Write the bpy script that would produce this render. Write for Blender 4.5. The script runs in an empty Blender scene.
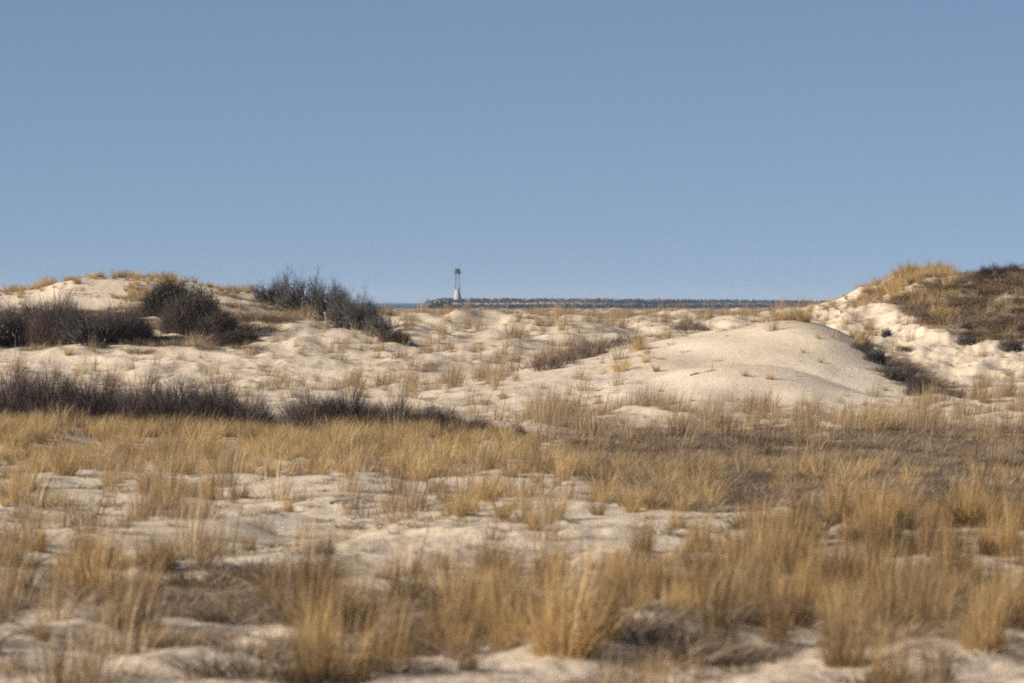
import bpy, math, random
import numpy as np

W, H = 1024, 683
F = 5700.0            # focal length in pixels (a 200 mm lens on full frame)
HOR = 301.6           # picture row of eye level
CAMZ = 3.2            # eye above the sea, metres
rng = np.random.default_rng(11)
random.seed(11)
scene = bpy.context.scene
COL = scene.collection

# ------------------------------------------------------------------ helpers
def link(o):
    COL.objects.link(o); return o

def tag(o, label=None, cat=None, group=None, kind=None):
    if label: o['label'] = label
    if cat: o['category'] = cat
    if group: o['group'] = group
    if kind: o['kind'] = kind
    return o

def empty(name, loc, rz=0.0):
    o = bpy.data.objects.new(name, None)
    o.location = loc; o.rotation_euler = (0, 0, rz); o.empty_display_size = .2
    return link(o)

def np_mesh(name, V, polys_list, smooth=False):
    """V (n,3); polys_list = list of (m,k) int arrays"""
    me = bpy.data.meshes.new(name)
    V = np.asarray(V, dtype=np.float32)
    me.vertices.add(len(V)); me.vertices.foreach_set('co', V.ravel())
    loops = np.concatenate([p.ravel() for p in polys_list]).astype(np.int32)
    tot = np.concatenate([np.full(len(p), p.shape[1]) for p in polys_list]).astype(np.int32)
    start = np.concatenate([[0], np.cumsum(tot)[:-1]]).astype(np.int32)
    me.loops.add(len(loops)); me.loops.foreach_set('vertex_index', loops)
    me.polygons.add(len(tot)); me.polygons.foreach_set('loop_start', start)
    me.polygons.foreach_set('loop_total', tot)
    me.update(calc_edges=True)
    if smooth:
        me.polygons.foreach_set('use_smooth', np.ones(len(tot), dtype=bool))
    return me

def mobj(name, me, mat=None, parent=None, loc=None):
    o = bpy.data.objects.new(name, me)
    if mat is not None and len(me.materials) == 0: me.materials.append(mat)
    if parent: o.parent = parent
    if loc is not None: o.location = loc
    return link(o)

def smooth(a, b, x):
    t = np.clip((x - a) / (b - a), 0, 1); return t * t * (3 - 2 * t)

_perm = np.random.default_rng(5).permutation(4096)
_ga = np.random.default_rng(6).uniform(0, 2 * np.pi, 4096)
_gx, _gy = np.cos(_ga), np.sin(_ga)
def perlin(x, y):
    x = np.asarray(x, float); y = np.asarray(y, float)
    xi = np.floor(x).astype(np.int64); yi = np.floor(y).astype(np.int64)
    xf = x - xi; yf = y - yi
    def g(ix, iy, fx, fy):
        h = _perm[(_perm[ix & 4095] + iy) & 4095]
        return _gx[h] * fx + _gy[h] * fy
    u = xf**3 * (xf * (xf * 6 - 15) + 10); v = yf**3 * (yf * (yf * 6 - 15) + 10)
    a = g(xi, yi, xf, yf); b = g(xi + 1, yi, xf - 1, yf)
    c = g(xi, yi + 1, xf, yf - 1); d = g(xi + 1, yi + 1, xf - 1, yf - 1)
    return ((a + u * (b - a)) + v * ((c + u * (d - c)) - (a + u * (b - a)))) * 1.5
def fbm(x, y, n=4, gain=.5):
    s = 0; a = 1; f = 1
    for i in range(n):
        s = s + a * perlin(x * f + 17.3 * i, y * f - 9.1 * i); a *= gain; f *= 2.03
    return s

# ------------------------------------------------------------------ the lie of the land
BY = [-1e5, 0, 34, 62, 88, 114, 132, 180, 250, 350, 470, 510, 560, 600, 660, 760, 1200, 1e6]
BZ = [.95, .95, .95, .90, .64, .66, .95, 1.25, 1.6, 2.0, 2.25, 2.2, 1.8, 1.2, .3, -1.2, -6, -6]

def ridge(X, Y, z, y0, pts, wf, wb, p=1.0, rough=.12, wander=0.0, sk=.12):
    """raise z to a dune whose crest runs along Y = y0 (plus wander) and has the given heights"""
    px = np.array([a for a, b in pts], float); py = np.array([b for a, b in pts], float)
    cx = (px - 512) / F * y0
    cz = CAMZ + (HOR - py) / F * y0
    yc = y0 + wander * perlin(X / 9.0 + y0, np.full_like(X, .37))
    c = sum(np.interp(X + o_ * sk * 4, cx, cz) for o_ in (-1, -.5, 0, .5, 1)) / 5
    c = c + rough * fbm(X / 2.2 + y0, Y / 5.0, 3)
    d = Y - yc
    w = np.where(d < 0, smooth(0, 1, 1 + d / wf) ** p, smooth(0, 1, 1 - d / wb))
    r = z + (c - z) * w
    m = c > z                                   # only ever raises
    r = np.where(m, r, z)
    return np.maximum(z, r)

LEFT = [(-500, 300), (-160, 296), (-60, 291), (0, 291), (40, 289), (75, 281), (105, 277), (150, 277), (178, 282), (210, 289), (255, 293),
        (290, 302), (330, 313), (370, 327), (410, 340), (440, 350)]
LEFTB = [(-400, 330), (-60, 322), (30, 318), (100, 322), (170, 318), (230, 326), (265, 344), (300, 355)]
RSAND = [(440, 385), (540, 366), (600, 355), (640, 346), (690, 337), (740, 328), (775, 320), (802, 319), (826, 323), (850, 335),
         (880, 352), (905, 376), (935, 402), (955, 418)]
RBIG = [(770, 318), (812, 309), (838, 303), (858, 298), (882, 288), (910, 279), (945, 274), (1000, 273), (1080, 272), (1300, 285), (1700, 300)]
def smoothd(X, Y):
    """where the wind keeps the sand smooth"""
    u = X / np.maximum(Y, 1) * F + 512
    return smooth(620, 690, u) * smooth(960, 900, u) * smooth(118, 128, Y) * smooth(156, 148, Y) * .86
def ground_z(X, Y):
    X = np.asarray(X, float); Y = np.asarray(Y, float)
    z = np.interp(Y, BY, BZ)
    land = smooth(760, 560, Y)
    amp = .13 + .10 * smooth(60, 250, Y)
    und = fbm(X / 5.5 + 3, Y / 8.0, 4, .5)
    z = z + land * amp * und
    # sharp small hummocks gathered by grass
    hm = np.clip(perlin(X / 1.7 + 40, Y / 2.6 + 7), 0, 1) ** 1.4
    z = z + land * (.17 + .14 * smooth(90, 200, Y)) * hm * (1 - .95 * smoothd(X, Y))
    z = z + land * (1 - .9 * smoothd(X, Y)) * (.035 + .05 * smooth(100, 220, Y)) * fbm(X / .8, Y / 1.3, 4, .62)
    rd = (1 - np.abs(perlin(X / 3.1 - 11, Y / 4.6 + 5))) ** 5
    z = z + land * (1 - .9 * smoothd(X, Y)) * (.06 + .12 * smooth(90, 200, Y)) * rd
    # hummocky far swales
    z = ridge(X, Y, z, 480, [(-900, 311), (300, 311), (400, 310), (520, 312), (700, 311), (850, 309), (1900, 310)], 60, 40, 1, .12, 18)
    z = ridge(X, Y, z, 300, [(380, 345), (430, 330), (470, 322), (540, 319), (600, 324), (680, 331), (760, 336)], 26, 30, 1, .16, 12)
    z = ridge(X, Y, z, 205, [(240, 366), (330, 361), (400, 357), (470, 352), (520, 358), (560, 366)], 16, 20, 1, .14, 8)
    z = ridge(X, Y, z, 160, [(-300, 372), (-40, 370), (60, 372), (160, 378), (250, 383), (330, 381), (420, 384), (520, 392)], 12, 26, 1, .1, 6)
    # the broad dune on the left and a lower shoulder in front of it
    z = ridge(X, Y, z, 242, LEFT, 17, 30, .9, .12, 3)
    z = ridge(X, Y, z, 229, LEFTB, 8, 8, .8, .12, 2)
    # big grassy bluff on the right with the smooth sand dune in front
    z = ridge(X, Y, z, 172, RBIG, 24, 40, .62, .30, 3)
    z = z + .10 * smooth(2.5, 6, X - .06 * (Y - 120)) * smooth(143, 150, Y) * smooth(185, 172, Y) * fbm(X / 1.1, Y / 1.6, 4, .65)
    z = ridge(X, Y, z, 141, RSAND, 17, 9, .9, .02, 2)
    z = ridge(X, Y, z, 132, [(560, 398), (640, 382), (700, 370), (745, 364), (790, 369), (840, 384), (900, 404)], 9, 16, .9, .01, 1)
    z = z + .12 * smoothd(X, Y) * perlin(X / 1.9 + 3 + Y * .11, Y / 4.5)
    # grassy swell carrying the golden band
    z = ridge(X, Y, z, 98, [(-500, 436), (-60, 436), (0, 430), (50, 424), (110, 440), (200, 446), (300, 444), (420, 448), (520, 452), (580, 462)], 12, 9, 1, .1, 2)
    z = ridge(X, Y, z, 72, [(-300, 478), (0, 480), (120, 476), (260, 482), (400, 470), (520, 476), (640, 488)], 8, 9, 1, .12, 3)
    z = ridge(X, Y, z, 56, [(-300, 522), (0, 520), (200, 526), (330, 540), (480, 528), (600, 535), (760, 522), (1100, 525)], 6, 7, 1, .1, 2)
    z = ridge(X, Y, z, 44, [(-300, 585), (20, 583), (100, 592), (200, 600), (340, 590), (520, 600), (700, 585), (900, 590), (1200, 600)], 4, 5, 1, .09, 1.5)
    return z

# ------------------------------------------------------------------ rays
def at(px, py):
    """world point of the first ground hit in the given viewing direction"""
    Y = np.concatenate([np.arange(24, 120, .1), np.arange(120, 700, .4)])
    X = (px - 512) / F * Y; Z = CAMZ + (HOR - py) / F * Y
    g = ground_z(X, Y)
    hit = np.nonzero(g >= Z)[0]
    i = hit[0] if len(hit) else len(Y) - 1
    return float(X[i]), float(Y[i]), float(g[i])
def project(X, Y, Z):
    return 512 + X / Y * F, HOR - (Z - CAMZ) / Y * F

# ------------------------------------------------------------------ vegetation maps (drawn once, laid over the ground)
def raster(polys, soft=2):
    GX, GY = np.meshgrid(np.arange(-40, 296) * 4.0, np.arange(64, 190) * 4.0)
    m = np.zeros(GX.shape)
    for poly, val in polys:
        ins = np.zeros(GX.shape, bool); n = len(poly)
        for i in range(n):
            x1, y1 = poly[i]; x2, y2 = poly[(i + 1) % n]
            c = ((y1 > GY) != (y2 > GY))
            with np.errstate(divide='ignore', invalid='ignore'):
                xx = (x2 - x1) * (GY - y1) / ((y2 - y1) if y2 != y1 else 1e-9) + x1
            ins ^= c & (GX < xx)
        m[ins] = val
    for _ in range(soft):
        p = np.pad(m, 1, mode='edge')
        m = (p[:-2, 1:-1] + p[2:, 1:-1] + p[1:-1, :-2] + p[1:-1, 2:] + 2 * p[1:-1, 1:-1]) / 6
    return m
def sample(m, px, py):
    u = np.clip((px / 4.0) + 40, 0, m.shape[1] - 1.001); v = np.clip(py / 4.0 - 64, 0, m.shape[0] - 1.001)
    ui = u.astype(int); vi = v.astype(int); fu = u - ui; fv = v - vi
    return (m[vi, ui] * (1 - fu) + m[vi, ui + 1] * fu) * (1 - fv) + (m[vi + 1, ui] * (1 - fu) + m[vi + 1, ui + 1] * fu) * fv

L_, R_ = -160, 1190
# density of tall brown foreground grass, tufts per square metre
tall = raster([
    ([(L_, 540), (300, 545), (560, 540), (R_, 508), (R_, 760), (L_, 760)], .35),
    ([(590, 565), (700, 545), (860, 520), (R_, 508), (R_, 640), (900, 650), (700, 628), (580, 605)], 7.5),
    ([(300, 565), (560, 560), (600, 650), (560, 700), (300, 700)], 3.2),
    ([(60, 560), (165, 560), (165, 625), (100, 622), (50, 590)], 4.5),
    ([(L_, 560), (45, 565), (40, 600), (L_, 600)], 2.0),
    ([(160, 600), (290, 600), (290, 700), (L_, 700), (L_, 640)], .35),
    ([(600, 640), (720, 650), (720, 760), (600, 760)], 1.8),
    ([(640, 590), (690, 565), (640, 548), (600, 560)], .8),
], 2)
# golden leaning grass
gold = raster([
    ([(L_, 422), (50, 414), (110, 428), (250, 430), (440, 436), (530, 444), (560, 470), (500, 490), (380, 486), (250, 478), (120, 468), (0, 468), (L_, 468)], 4.2),
    ([(0, 480), (70, 485), (60, 505), (0, 502)], 5.0),
    ([(140, 485), (220, 490), (215, 510), (150, 508)], 3.5),
    ([(600, 434), (R_, 432), (R_, 500), (640, 500), (560, 470)], 1.1),
    ([(L_, 468), (560, 468), (540, 488), (L_, 486)], 1.1),
    ([(560, 470), (700, 478), (720, 515), (600, 520), (500, 505)], 2.6),
    ([(440, 485), (600, 500), (600, 530), (440, 520)], .9),
    ([(130, 288), (180, 280), (175, 295), (150, 310), (112, 306)], 5.0),
    ([(826, 306), (850, 296), (880, 284), (945, 262), (962, 300), (950, 318), (905, 302), (872, 304), (845, 312)], 5.0),
    ([(930, 290), (950, 290), (955, 325), (925, 322)], 6.0),
    ([(60, 280), (110, 274), (170, 274), (230, 288), (260, 294), (260, 299), (215, 293), (170, 283), (110, 281), (60, 288)], 2.2),
    ([(0, 290), (60, 284), (60, 291), (0, 296)], 2.4),
    ([(L_, 290), (0, 290), (0, 296), (L_, 297)], 2.4),
    ([(765, 320), (800, 309), (845, 303), (848, 312), (800, 322), (765, 330)], 3.0),
    ([(840, 318), (866, 330), (880, 350), (856, 345)], 2.5),
], 1)
# middle-distance wispy grass
wisp = raster([
    ([(L_, 303), (R_, 303), (R_, 480), (L_, 480)], .6),
    ([(380, 306), (840, 306), (840, 313), (380, 313)], .7),
    ([(380, 313), (840, 313), (830, 318), (640, 336), (520, 336), (380, 336)], 1.6),
    ([(380, 340), (640, 336), (600, 348), (540, 372), (400, 372)], 2.2),
    ([(200, 372), (560, 366), (640, 392), (240, 398)], .9),
    ([(530, 405), (640, 398), (860, 408), (R_, 400), (R_, 440), (960, 438), (720, 440), (600, 440), (520, 425)], 3.2),
    ([(560, 440), (R_, 440), (R_, 470), (540, 470)], .7),
    ([(L_, 485), (560, 490), (600, 545), (L_, 560)], .9),
    ([(L_, 560), (R_, 560), (R_, 760), (L_, 760)], .5),
    ([(0, 348), (340, 342), (400, 350), (400, 356), (0, 356)], .9),
    ([(280, 345), (400, 340), (400, 352), (280, 354)], 2.4),
    ([(950, 290), (R_, 280), (R_, 350), (1000, 345), (950, 325)], 3.6),
    ([(930, 400), (R_, 398), (R_, 412), (930, 412)], 3.5),
    ([(660, 345), (800, 330), (920, 395), (820, 400), (640, 398)], .02),
], 1)
# grey-brown dead mats, in places also standing in for shade
mat_ = raster([
    ([(560, 442), (640, 436), (R_, 436), (R_, 520), (640, 505), (600, 480)], 6.0),
    ([(905, 292), (945, 280), (R_, 270), (R_, 352), (1010, 352), (960, 334), (900, 312)], 6.5),
    ([(860, 300), (940, 285), (940, 300), (900, 300)], 2.0),
    ([(880, 360), (905, 366), (935, 392), (925, 398), (890, 378)], 8.0),  # dead grass that also paints in the shade of the gully
    ([(0, 310), (130, 310), (250, 330), (250, 352), (0, 352)], 1.4),
    ([(100, 284), (250, 292), (330, 320), (330, 335), (200, 330)], .9),
    ([(240, 296), (300, 300), (330, 325), (270, 320)], 1.5),
    ([(L_, 600), (R_, 600), (R_, 760), (L_, 760)], .8),
    ([(165, 572), (300, 575), (300, 625), (170, 620)], 4.0),  # dark litter, also painting in the long foreground shadow
    ([(620, 630), (760, 640), (760, 675), (620, 672)], 4.0),  # dark litter, also painting in the shaded strip right of centre
    ([(380, 600), (520, 600), (520, 645), (420, 650)], 3.0),  # dead mat that shades the ground among the foreground clumps
], 1)

# ------------------------------------------------------------------ materials
def mat_new(name):
    m = bpy.data.materials.new(name); m.use_nodes = True
    nt = m.node_tree; nt.nodes.clear()
    return m, nt, nt.nodes.new('ShaderNodeOutputMaterial')
def N(nt, t, **kw):
    n = nt.nodes.new(t)
    for k, v in kw.items(): setattr(n, k, v)
    return n

def mat_grass(name, cols, transl=.3, dark_root=True):
    m, nt, out = mat_new(name)
    oi = N(nt, 'ShaderNodeObjectInfo'); geo = N(nt, 'ShaderNodeNewGeometry')
    add = N(nt, 'ShaderNodeMath', operation='MULTIPLY_ADD')
    nt.links.new(geo.outputs['Random Per Island'], add.inputs[0]); add.inputs[1].default_value = .5
    mul = N(nt, 'ShaderNodeMath', operation='MULTIPLY'); mul.inputs[1].default_value = .5
    nt.links.new(oi.outputs['Random'], mul.inputs[0]); nt.links.new(mul.outputs[0], add.inputs[2])
    cr = N(nt, 'ShaderNodeValToRGB'); el = cr.color_ramp.elements
    n = len(cols)
    for i, c in enumerate(cols):
        p = i / (n - 1)
        e = el[0] if i == 0 else (el[1] if i == n - 1 else el.new(p))
        e.position = p; e.color = (*c, 1)
    nt.links.new(add.outputs[0], cr.inputs[0])
    d = N(nt, 'ShaderNodeBsdfPrincipled'); d.inputs['Roughness'].default_value = .55
    d.inputs['Specular IOR Level'].default_value = .3
    t = N(nt, 'ShaderNodeBsdfTranslucent')
    mix = N(nt, 'ShaderNodeMixShader'); mix.inputs[0].default_value = transl
    nt.links.new(cr.outputs[0], d.inputs['Base Color']); nt.links.new(cr.outputs[0], t.inputs[0])
    nt.links.new(d.outputs[0], mix.inputs[1]); nt.links.new(t.outputs[0], mix.inputs[2])
    nt.links.new(mix.outputs[0], out.inputs[0])
    return m
M = {}
M['tall'] = mat_grass('dry_brown_grass', [(.05, .028, .016), (.19, .115, .055), (.40, .24, .095), (.63, .42, .185)])
M['gold'] = mat_grass('golden_grass', [(.15, .085, .035), (.41, .262, .10), (.60, .40, .158), (.74, .545, .27)])
M['wisp'] = mat_grass('pale_dry_grass', [(.11, .065, .04), (.28, .185, .10), (.43, .30, .16), (.60, .45, .26)])
M['mat'] = mat_grass('dead_grass_mat', [(.055, .038, .032), (.17, .118, .09), (.34, .24, .16), (.52, .385, .25)], .15)
M['tangle'] = mat_grass('dark_dead_tangle', [(.03, .022, .018), (.08, .058, .042), (.15, .11, .075)], .0)
M['weed'] = mat_grass('red_brown_weed', [(.08, .045, .03), (.17, .09, .052), (.24, .135, .08)], .1)
M['twig'] = mat_grass('grey_purple_twigs', [(.035, .026, .027), (.085, .062, .06), (.145, .108, .10)], .0)
M['twigd'] = mat_grass('dark_grey_twigs', [(.018, .016, .016), (.045, .038, .036), (.085, .072, .065)], .0)
M['twigr'] = mat_grass('reddish_twigs', [(.07, .04, .035), (.13, .075, .065), (.17, .11, .09)], .0)
M['leafd'] = mat_grass('dark_evergreen_leaves', [(.018, .02, .012), (.035, .037, .02), (.055, .052, .03)], .1)
M['wood'] = mat_grass('driftwood', [(.12, .10, .085), (.2, .17, .145), (.27, .24, .2)], .0)

def mat_sand():
    m, nt, out = mat_new('dune_sand')
    b = N(nt, 'ShaderNodeBsdfPrincipled'); b.inputs['Roughness'].default_value = .95
    b.inputs['Specular IOR Level'].default_value = .1
    tc = N(nt, 'ShaderNodeTexCoord')
    at_ = N(nt, 'ShaderNodeAttribute', attribute_name='litter')
    at2 = N(nt, 'ShaderNodeAttribute', attribute_name='mat')
    n1 = N(nt, 'ShaderNodeTexNoise'); n1.inputs['Scale'].default_value = .35; n1.inputs['Detail'].default_value = 6
    n2 = N(nt, 'ShaderNodeTexNoise'); n2.inputs['Scale'].default_value = 5.5; n2.inputs['Detail'].default_value = 8; n2.inputs['Roughness'].default_value = .7
    n3 = N(nt, 'ShaderNodeTexNoise'); n3.inputs['Scale'].default_value = 30; n3.inputs['Detail'].default_value = 4
    for n in (n1, n2, n3): nt.links.new(tc.outputs['Object'], n.inputs['Vector'])
    r1 = N(nt, 'ShaderNodeValToRGB'); r1.color_ramp.elements[0].position = .3; r1.color_ramp.elements[1].position = .7
    r1.color_ramp.elements[0].color = (.53, .435, .32, 1); r1.color_ramp.elements[1].color = (.68, .57, .44, 1)
    nt.links.new(n1.outputs[0], r1.inputs[0])
    # fine litter: straw and dark bits
    def mask(noise, lo, hi):
        r = N(nt, 'ShaderNodeMapRange'); r.inputs[1].default_value = lo; r.inputs[2].default_value = hi
        nt.links.new(noise.outputs[0], r.inputs[0]); return r
    def mixc(fac, a, bcol):
        x = N(nt, 'ShaderNodeMix', data_type='RGBA')
        nt.links.new(fac, x.inputs['Factor']); nt.links.new(a, x.inputs['A'])
        x.inputs['B'].default_value = (*bcol, 1); return x.outputs['Result']
    def math_(op, a, b_):
        x = N(nt, 'ShaderNodeMath', operation=op); x.use_clamp = True
        for i, v in enumerate((a, b_)):
            if isinstance(v, (int, float)): x.inputs[i].default_value = v
            else: nt.links.new(v, x.inputs[i])
        return x.outputs[0]
    sp = mask(n2, .58, .72)
    c = mixc(math_('MULTIPLY', sp.outputs[0], .6), r1.outputs[0], (.22, .165, .11))
    n4 = N(nt, 'ShaderNodeTexNoise'); n4.inputs['Scale'].default_value = 1.6; n4.inputs['Detail'].default_value = 9; n4.inputs['Roughness'].default_value = .68
    mp = N(nt, 'ShaderNodeMapping'); mp.inputs['Scale'].default_value = (1, .45, 1)
    nt.links.new(tc.outputs['Object'], mp.inputs[0]); nt.links.new(mp.outputs[0], n4.inputs['Vector'])
    s4 = mask(n4, .54, .66)
    cl = N(nt, 'ShaderNodeAttribute', attribute_name='clean')
    c = mixc(math_('MULTIPLY', math_('MULTIPLY', s4.outputs[0], .75), cl.outputs['Fac']), c, (.20, .155, .115))
    lm = mask(n2, .38, .60)
    lf = math_('MULTIPLY', lm.outputs[0], at_.outputs['Fac'])
    c = mixc(lf, c, (.25, .18, .105))
    mm = mask(n2, .32, .56)
    mf = math_('MULTIPLY', mm.outputs[0], at2.outputs['Fac'])
    c = mixc(mf, c, (.13, .10, .07))
    nt.links.new(c, b.inputs['Base Color'])
    bp = N(nt, 'ShaderNodeBump'); bp.inputs['Strength'].default_value = .9; bp.inputs['Distance'].default_value = .05
    ad = N(nt, 'ShaderNodeMath', operation='MULTIPLY_ADD'); ad.inputs[1].default_value = .25
    nt.links.new(n3.outputs[0], ad.inputs[0]); nt.links.new(n2.outputs[0], ad.inputs[2])
    nt.links.new(ad.outputs[0], bp.inputs['Height']); nt.links.new(bp.outputs[0], b.inputs['Normal'])
    nt.links.new(b.outputs[0], out.inputs[0])
    return m

def mat_simple(name, c1, c2, scale=1.0, rough=.8, metallic=0, bump=0):
    m, nt, out = mat_new(name)
    b = N(nt, 'ShaderNodeBsdfPrincipled'); b.inputs['Roughness'].default_value = rough; b.inputs['Metallic'].default_value = metallic
    tc = N(nt, 'ShaderNodeTexCoord'); n = N(nt, 'ShaderNodeTexNoise'); n.inputs['Scale'].default_value = scale; n.inputs['Detail'].default_value = 6
    nt.links.new(tc.outputs['Object'], n.inputs['Vector'])
    g = N(nt, 'ShaderNodeNewGeometry')
    a = N(nt, 'ShaderNodeMath', operation='ADD')
    nt.links.new(n.outputs[0], a.inputs[0])
    s = N(nt, 'ShaderNodeMath', operation='MULTIPLY_ADD'); s.inputs[1].default_value = .6; s.inputs[2].default_value = -.3
    nt.links.new(g.outputs['Random Per Island'], s.inputs[0]); nt.links.new(s.outputs[0], a.inputs[1])
    r = N(nt, 'ShaderNodeValToRGB'); r.color_ramp.elements[0].position = .2; r.color_ramp.elements[1].position = .8
    r.color_ramp.elements[0].color = (*c1, 1); r.color_ramp.elements[1].color = (*c2, 1)
    nt.links.new(a.outputs[0], r.inputs[0]); nt.links.new(r.outputs[0], b.inputs['Base Color'])
    if bump:
        bp = N(nt, 'ShaderNodeBump'); bp.inputs['Distance'].default_value = bump
        nt.links.new(n.outputs[0], bp.inputs['Height']); nt.links.new(bp.outputs[0], b.inputs['Normal'])
    nt.links.new(b.outputs[0], out.inputs[0])
    return m
M['rock_top'] = mat_simple('pale_granite', (.22, .205, .20), (.40, .37, .35), .4, .85, 0, .1)
M['rock_low'] = mat_simple('wet_dark_rock', (.025, .03, .035), (.07, .075, .08), .4, .45, 0, .1)
M['white'] = mat_simple('white_concrete', (.30, .28, .26), (.42, .39, .36), .5, .7)
M['steel'] = mat_simple('grey_steel', (.05, .055, .065), (.09, .10, .11), 1, .5, .3)
M['darkm'] = mat_simple('dark_painted_metal', (.015, .02, .03), (.03, .035, .05), 1, .5)

# ------------------------------------------------------------------ ground sheet
def build_ground():
    fine = np.radians(np.linspace(-7.2, 7.2, 500))
    rest = np.radians(np.concatenate([np.linspace(7.2, 30, 50)[1:], np.linspace(30, 330, 76)[1:-1], np.linspace(330, 352.8, 50)[:-1]]))
    ang = np.concatenate([fine, rest])
    rad = np.concatenate([np.geomspace(.5, 26, 40)[:-1], np.geomspace(26, 120, 640)[:-1], np.geomspace(120, 300, 520)[:-1],
                          np.geomspace(300, 640, 200)[:-1], np.geomspace(640, 12000, 40)])
    A, Rr = np.meshgrid(ang, rad)
    X = Rr * np.sin(A); Y = Rr * np.cos(A)
    Z = np.empty_like(X)
    for i in range(0, len(rad), 100): Z[i:i + 100] = ground_z(X[i:i + 100], Y[i:i + 100])
    V = np.stack([X, Y, Z], -1).reshape(-1, 3)
    nr, na = X.shape
    idx = np.arange(nr * na).reshape(nr, na)
    nxt = np.roll(idx, -1, axis=1)
    q = np.stack([idx[:-1], idx[1:], nxt[1:], nxt[:-1]], -1).reshape(-1, 4)[:, ::-1]
    V = np.vstack([V, [[0, 0, .95]]]); c = len(V) - 1
    t = np.stack([np.full(na, c), idx[0], nxt[0]], -1)[:, ::-1]
    me = np_mesh('ground', V, [q, t], True)
    Yf = np.where(V[:, 1] < 20, 20, V[:, 1])
    px, py = project(V[:, 0], Yf, V[:, 2])
    g = np.clip((sample(tall, px, py) * .09 + sample(gold, px, py) * .10 + sample(wisp, px, py) * .10), 0, .8)
    mm = np.clip(sample(mat_, px, py) * .10, 0, .6)  # darkens the ground under mats, including those standing in for shade
    far = (V[:, 1] > 620) | (V[:, 1] < 20)
    g = np.where(far, .2, g); mm = np.where(far, 0, mm)
    cln = 1 - .93 * sample(raster([([(650, 340), (800, 322), (830, 322), (930, 396), (820, 402), (640, 396)], 1.0),
                                    ([(0, 350), (260, 352), (260, 366), (0, 366)], .6)], 3), px, py)
    for nm, arr in (('litter', g), ('mat', mm), ('clean', cln)):
        a = me.attributes.new(nm, 'FLOAT', 'POINT'); a.data.foreach_set('value', arr.astype(np.float32))
    o = mobj('ground', me, mat_sand()); tag(o, kind='structure')
    return o
build_ground()

# ------------------------------------------------------------------ sea
def build_sea():
    m, nt, out = mat_new('sea_water')
    b = N(nt, 'ShaderNodeBsdfPrincipled'); b.inputs['Base Color'].default_value = (.02, .05, .085, 1)
    b.inputs['Roughness'].default_value = .28; b.inputs['IOR'].default_value = 1.33
    tc = N(nt, 'ShaderNodeTexCoord'); n = N(nt, 'ShaderNodeTexNoise'); n.inputs['Scale'].default_value = .3; n.inputs['Detail'].default_value = 5
    bp = N(nt, 'ShaderNodeBump'); bp.inputs['Distance'].default_value = .8
    nt.links.new(tc.outputs['Object'], n.inputs['Vector']); nt.links.new(n.outputs[0], bp.inputs['Height'])
    nt.links.new(bp.outputs[0], b.inputs['Normal']); nt.links.new(b.outputs[0], out.inputs[0])
    V = np.array([(-12000, 520, 0), (12000, 520, 0), (12000, 12000, 0), (-12000, 12000, 0)], float)
    o = mobj('sea', np_mesh('sea', V, [np.array([[0, 1, 2, 3]])]), m); tag(o, kind='structure')
build_sea()

# ------------------------------------------------------------------ grass tuft meshes
def blades(n, h, hv, r, width, lean, bend, wind=(0, 0), seg=4, up=.0, seedheads=0.0):
    """mesh arrays of n ribbon blades rising from a disc of radius r"""
    a = rng.uniform(0, 2 * np.pi, n); rr = r * np.sqrt(rng.uniform(0, 1, n))
    bx, by = rr * np.cos(a), rr * np.sin(a)
    ht = h * (1 - hv * rng.uniform(0, 1, n) ** 1.3)
    oa = a + rng.normal(0, .7, n)
    ln = np.abs(rng.normal(lean, lean * .5, n)) * (.4 + .6 * rr / max(r, 1e-6))
    bd = rng.uniform(.2, 1.2, n) * bend
    wx = wind[0] * rng.uniform(.4, 1.4, n); wy = wind[1] * rng.uniform(.4, 1.4, n)
    wa = rng.uniform(0, np.pi, n); wd = width * rng.uniform(.6, 1.3, n)
    ts = np.linspace(0, 1, seg + 1)
    V = []
    for t in ts:
        cx = bx + np.cos(oa) * (ln * t + bd * t * t) * ht + wx * ht * t ** 2
        cy = by + np.sin(oa) * (ln * t + bd * t * t) * ht + wy * ht * t ** 2
        droop = (ln * .3 + bd * .45 + np.abs(wx) * .35) * t ** 3
        cz = ht * (t - .6 * droop * t) - .04
        w = wd * (1 - t) ** .6 * .5 if seedheads == 0 else wd * .5 * (np.where(rng.uniform(0, 1, n) < seedheads, 1.0, (1 - t)) * 1.0 + .15)
        if t < 1:
            V.append(np.stack([cx - np.cos(wa) * w, cy - np.sin(wa) * w, cz], -1))
            V.append(np.stack([cx + np.cos(wa) * w, cy + np.sin(wa) * w, cz], -1))
        else:
            V.append(np.stack([cx, cy, cz], -1))
    V = np.stack(V, 1)                               # n, 2*seg+1, 3
    k = 2 * seg + 1
    base = np.arange(n)[:, None] * k
    q = []
    for s in range(seg - 1):
        q.append(base + np.array([[2 * s, 2 * s + 1, 2 * s + 3, 2 * s + 2]]))
    t = base + np.array([[2 * seg - 2, 2 * seg - 1, 2 * seg]])
    return V.reshape(-1, 3), [np.concatenate(q), t]

def join(parts):
    Vs = []; Q = []; T = []; off = 0
    for V, (q, t) in parts:
        Vs.append(V); Q.append(q + off); T.append(t + off); off += len(V)
    return np.concatenate(Vs), [np.concatenate(Q), np.concatenate(T)]

def tuft(name, *sets, clumps=1, spread=0):
    parts = []
    for s in sets:
        V, p = blades(**s); parts.append((V, p))
    V, p = join(parts)
    return np_mesh(name, V, p)

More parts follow.
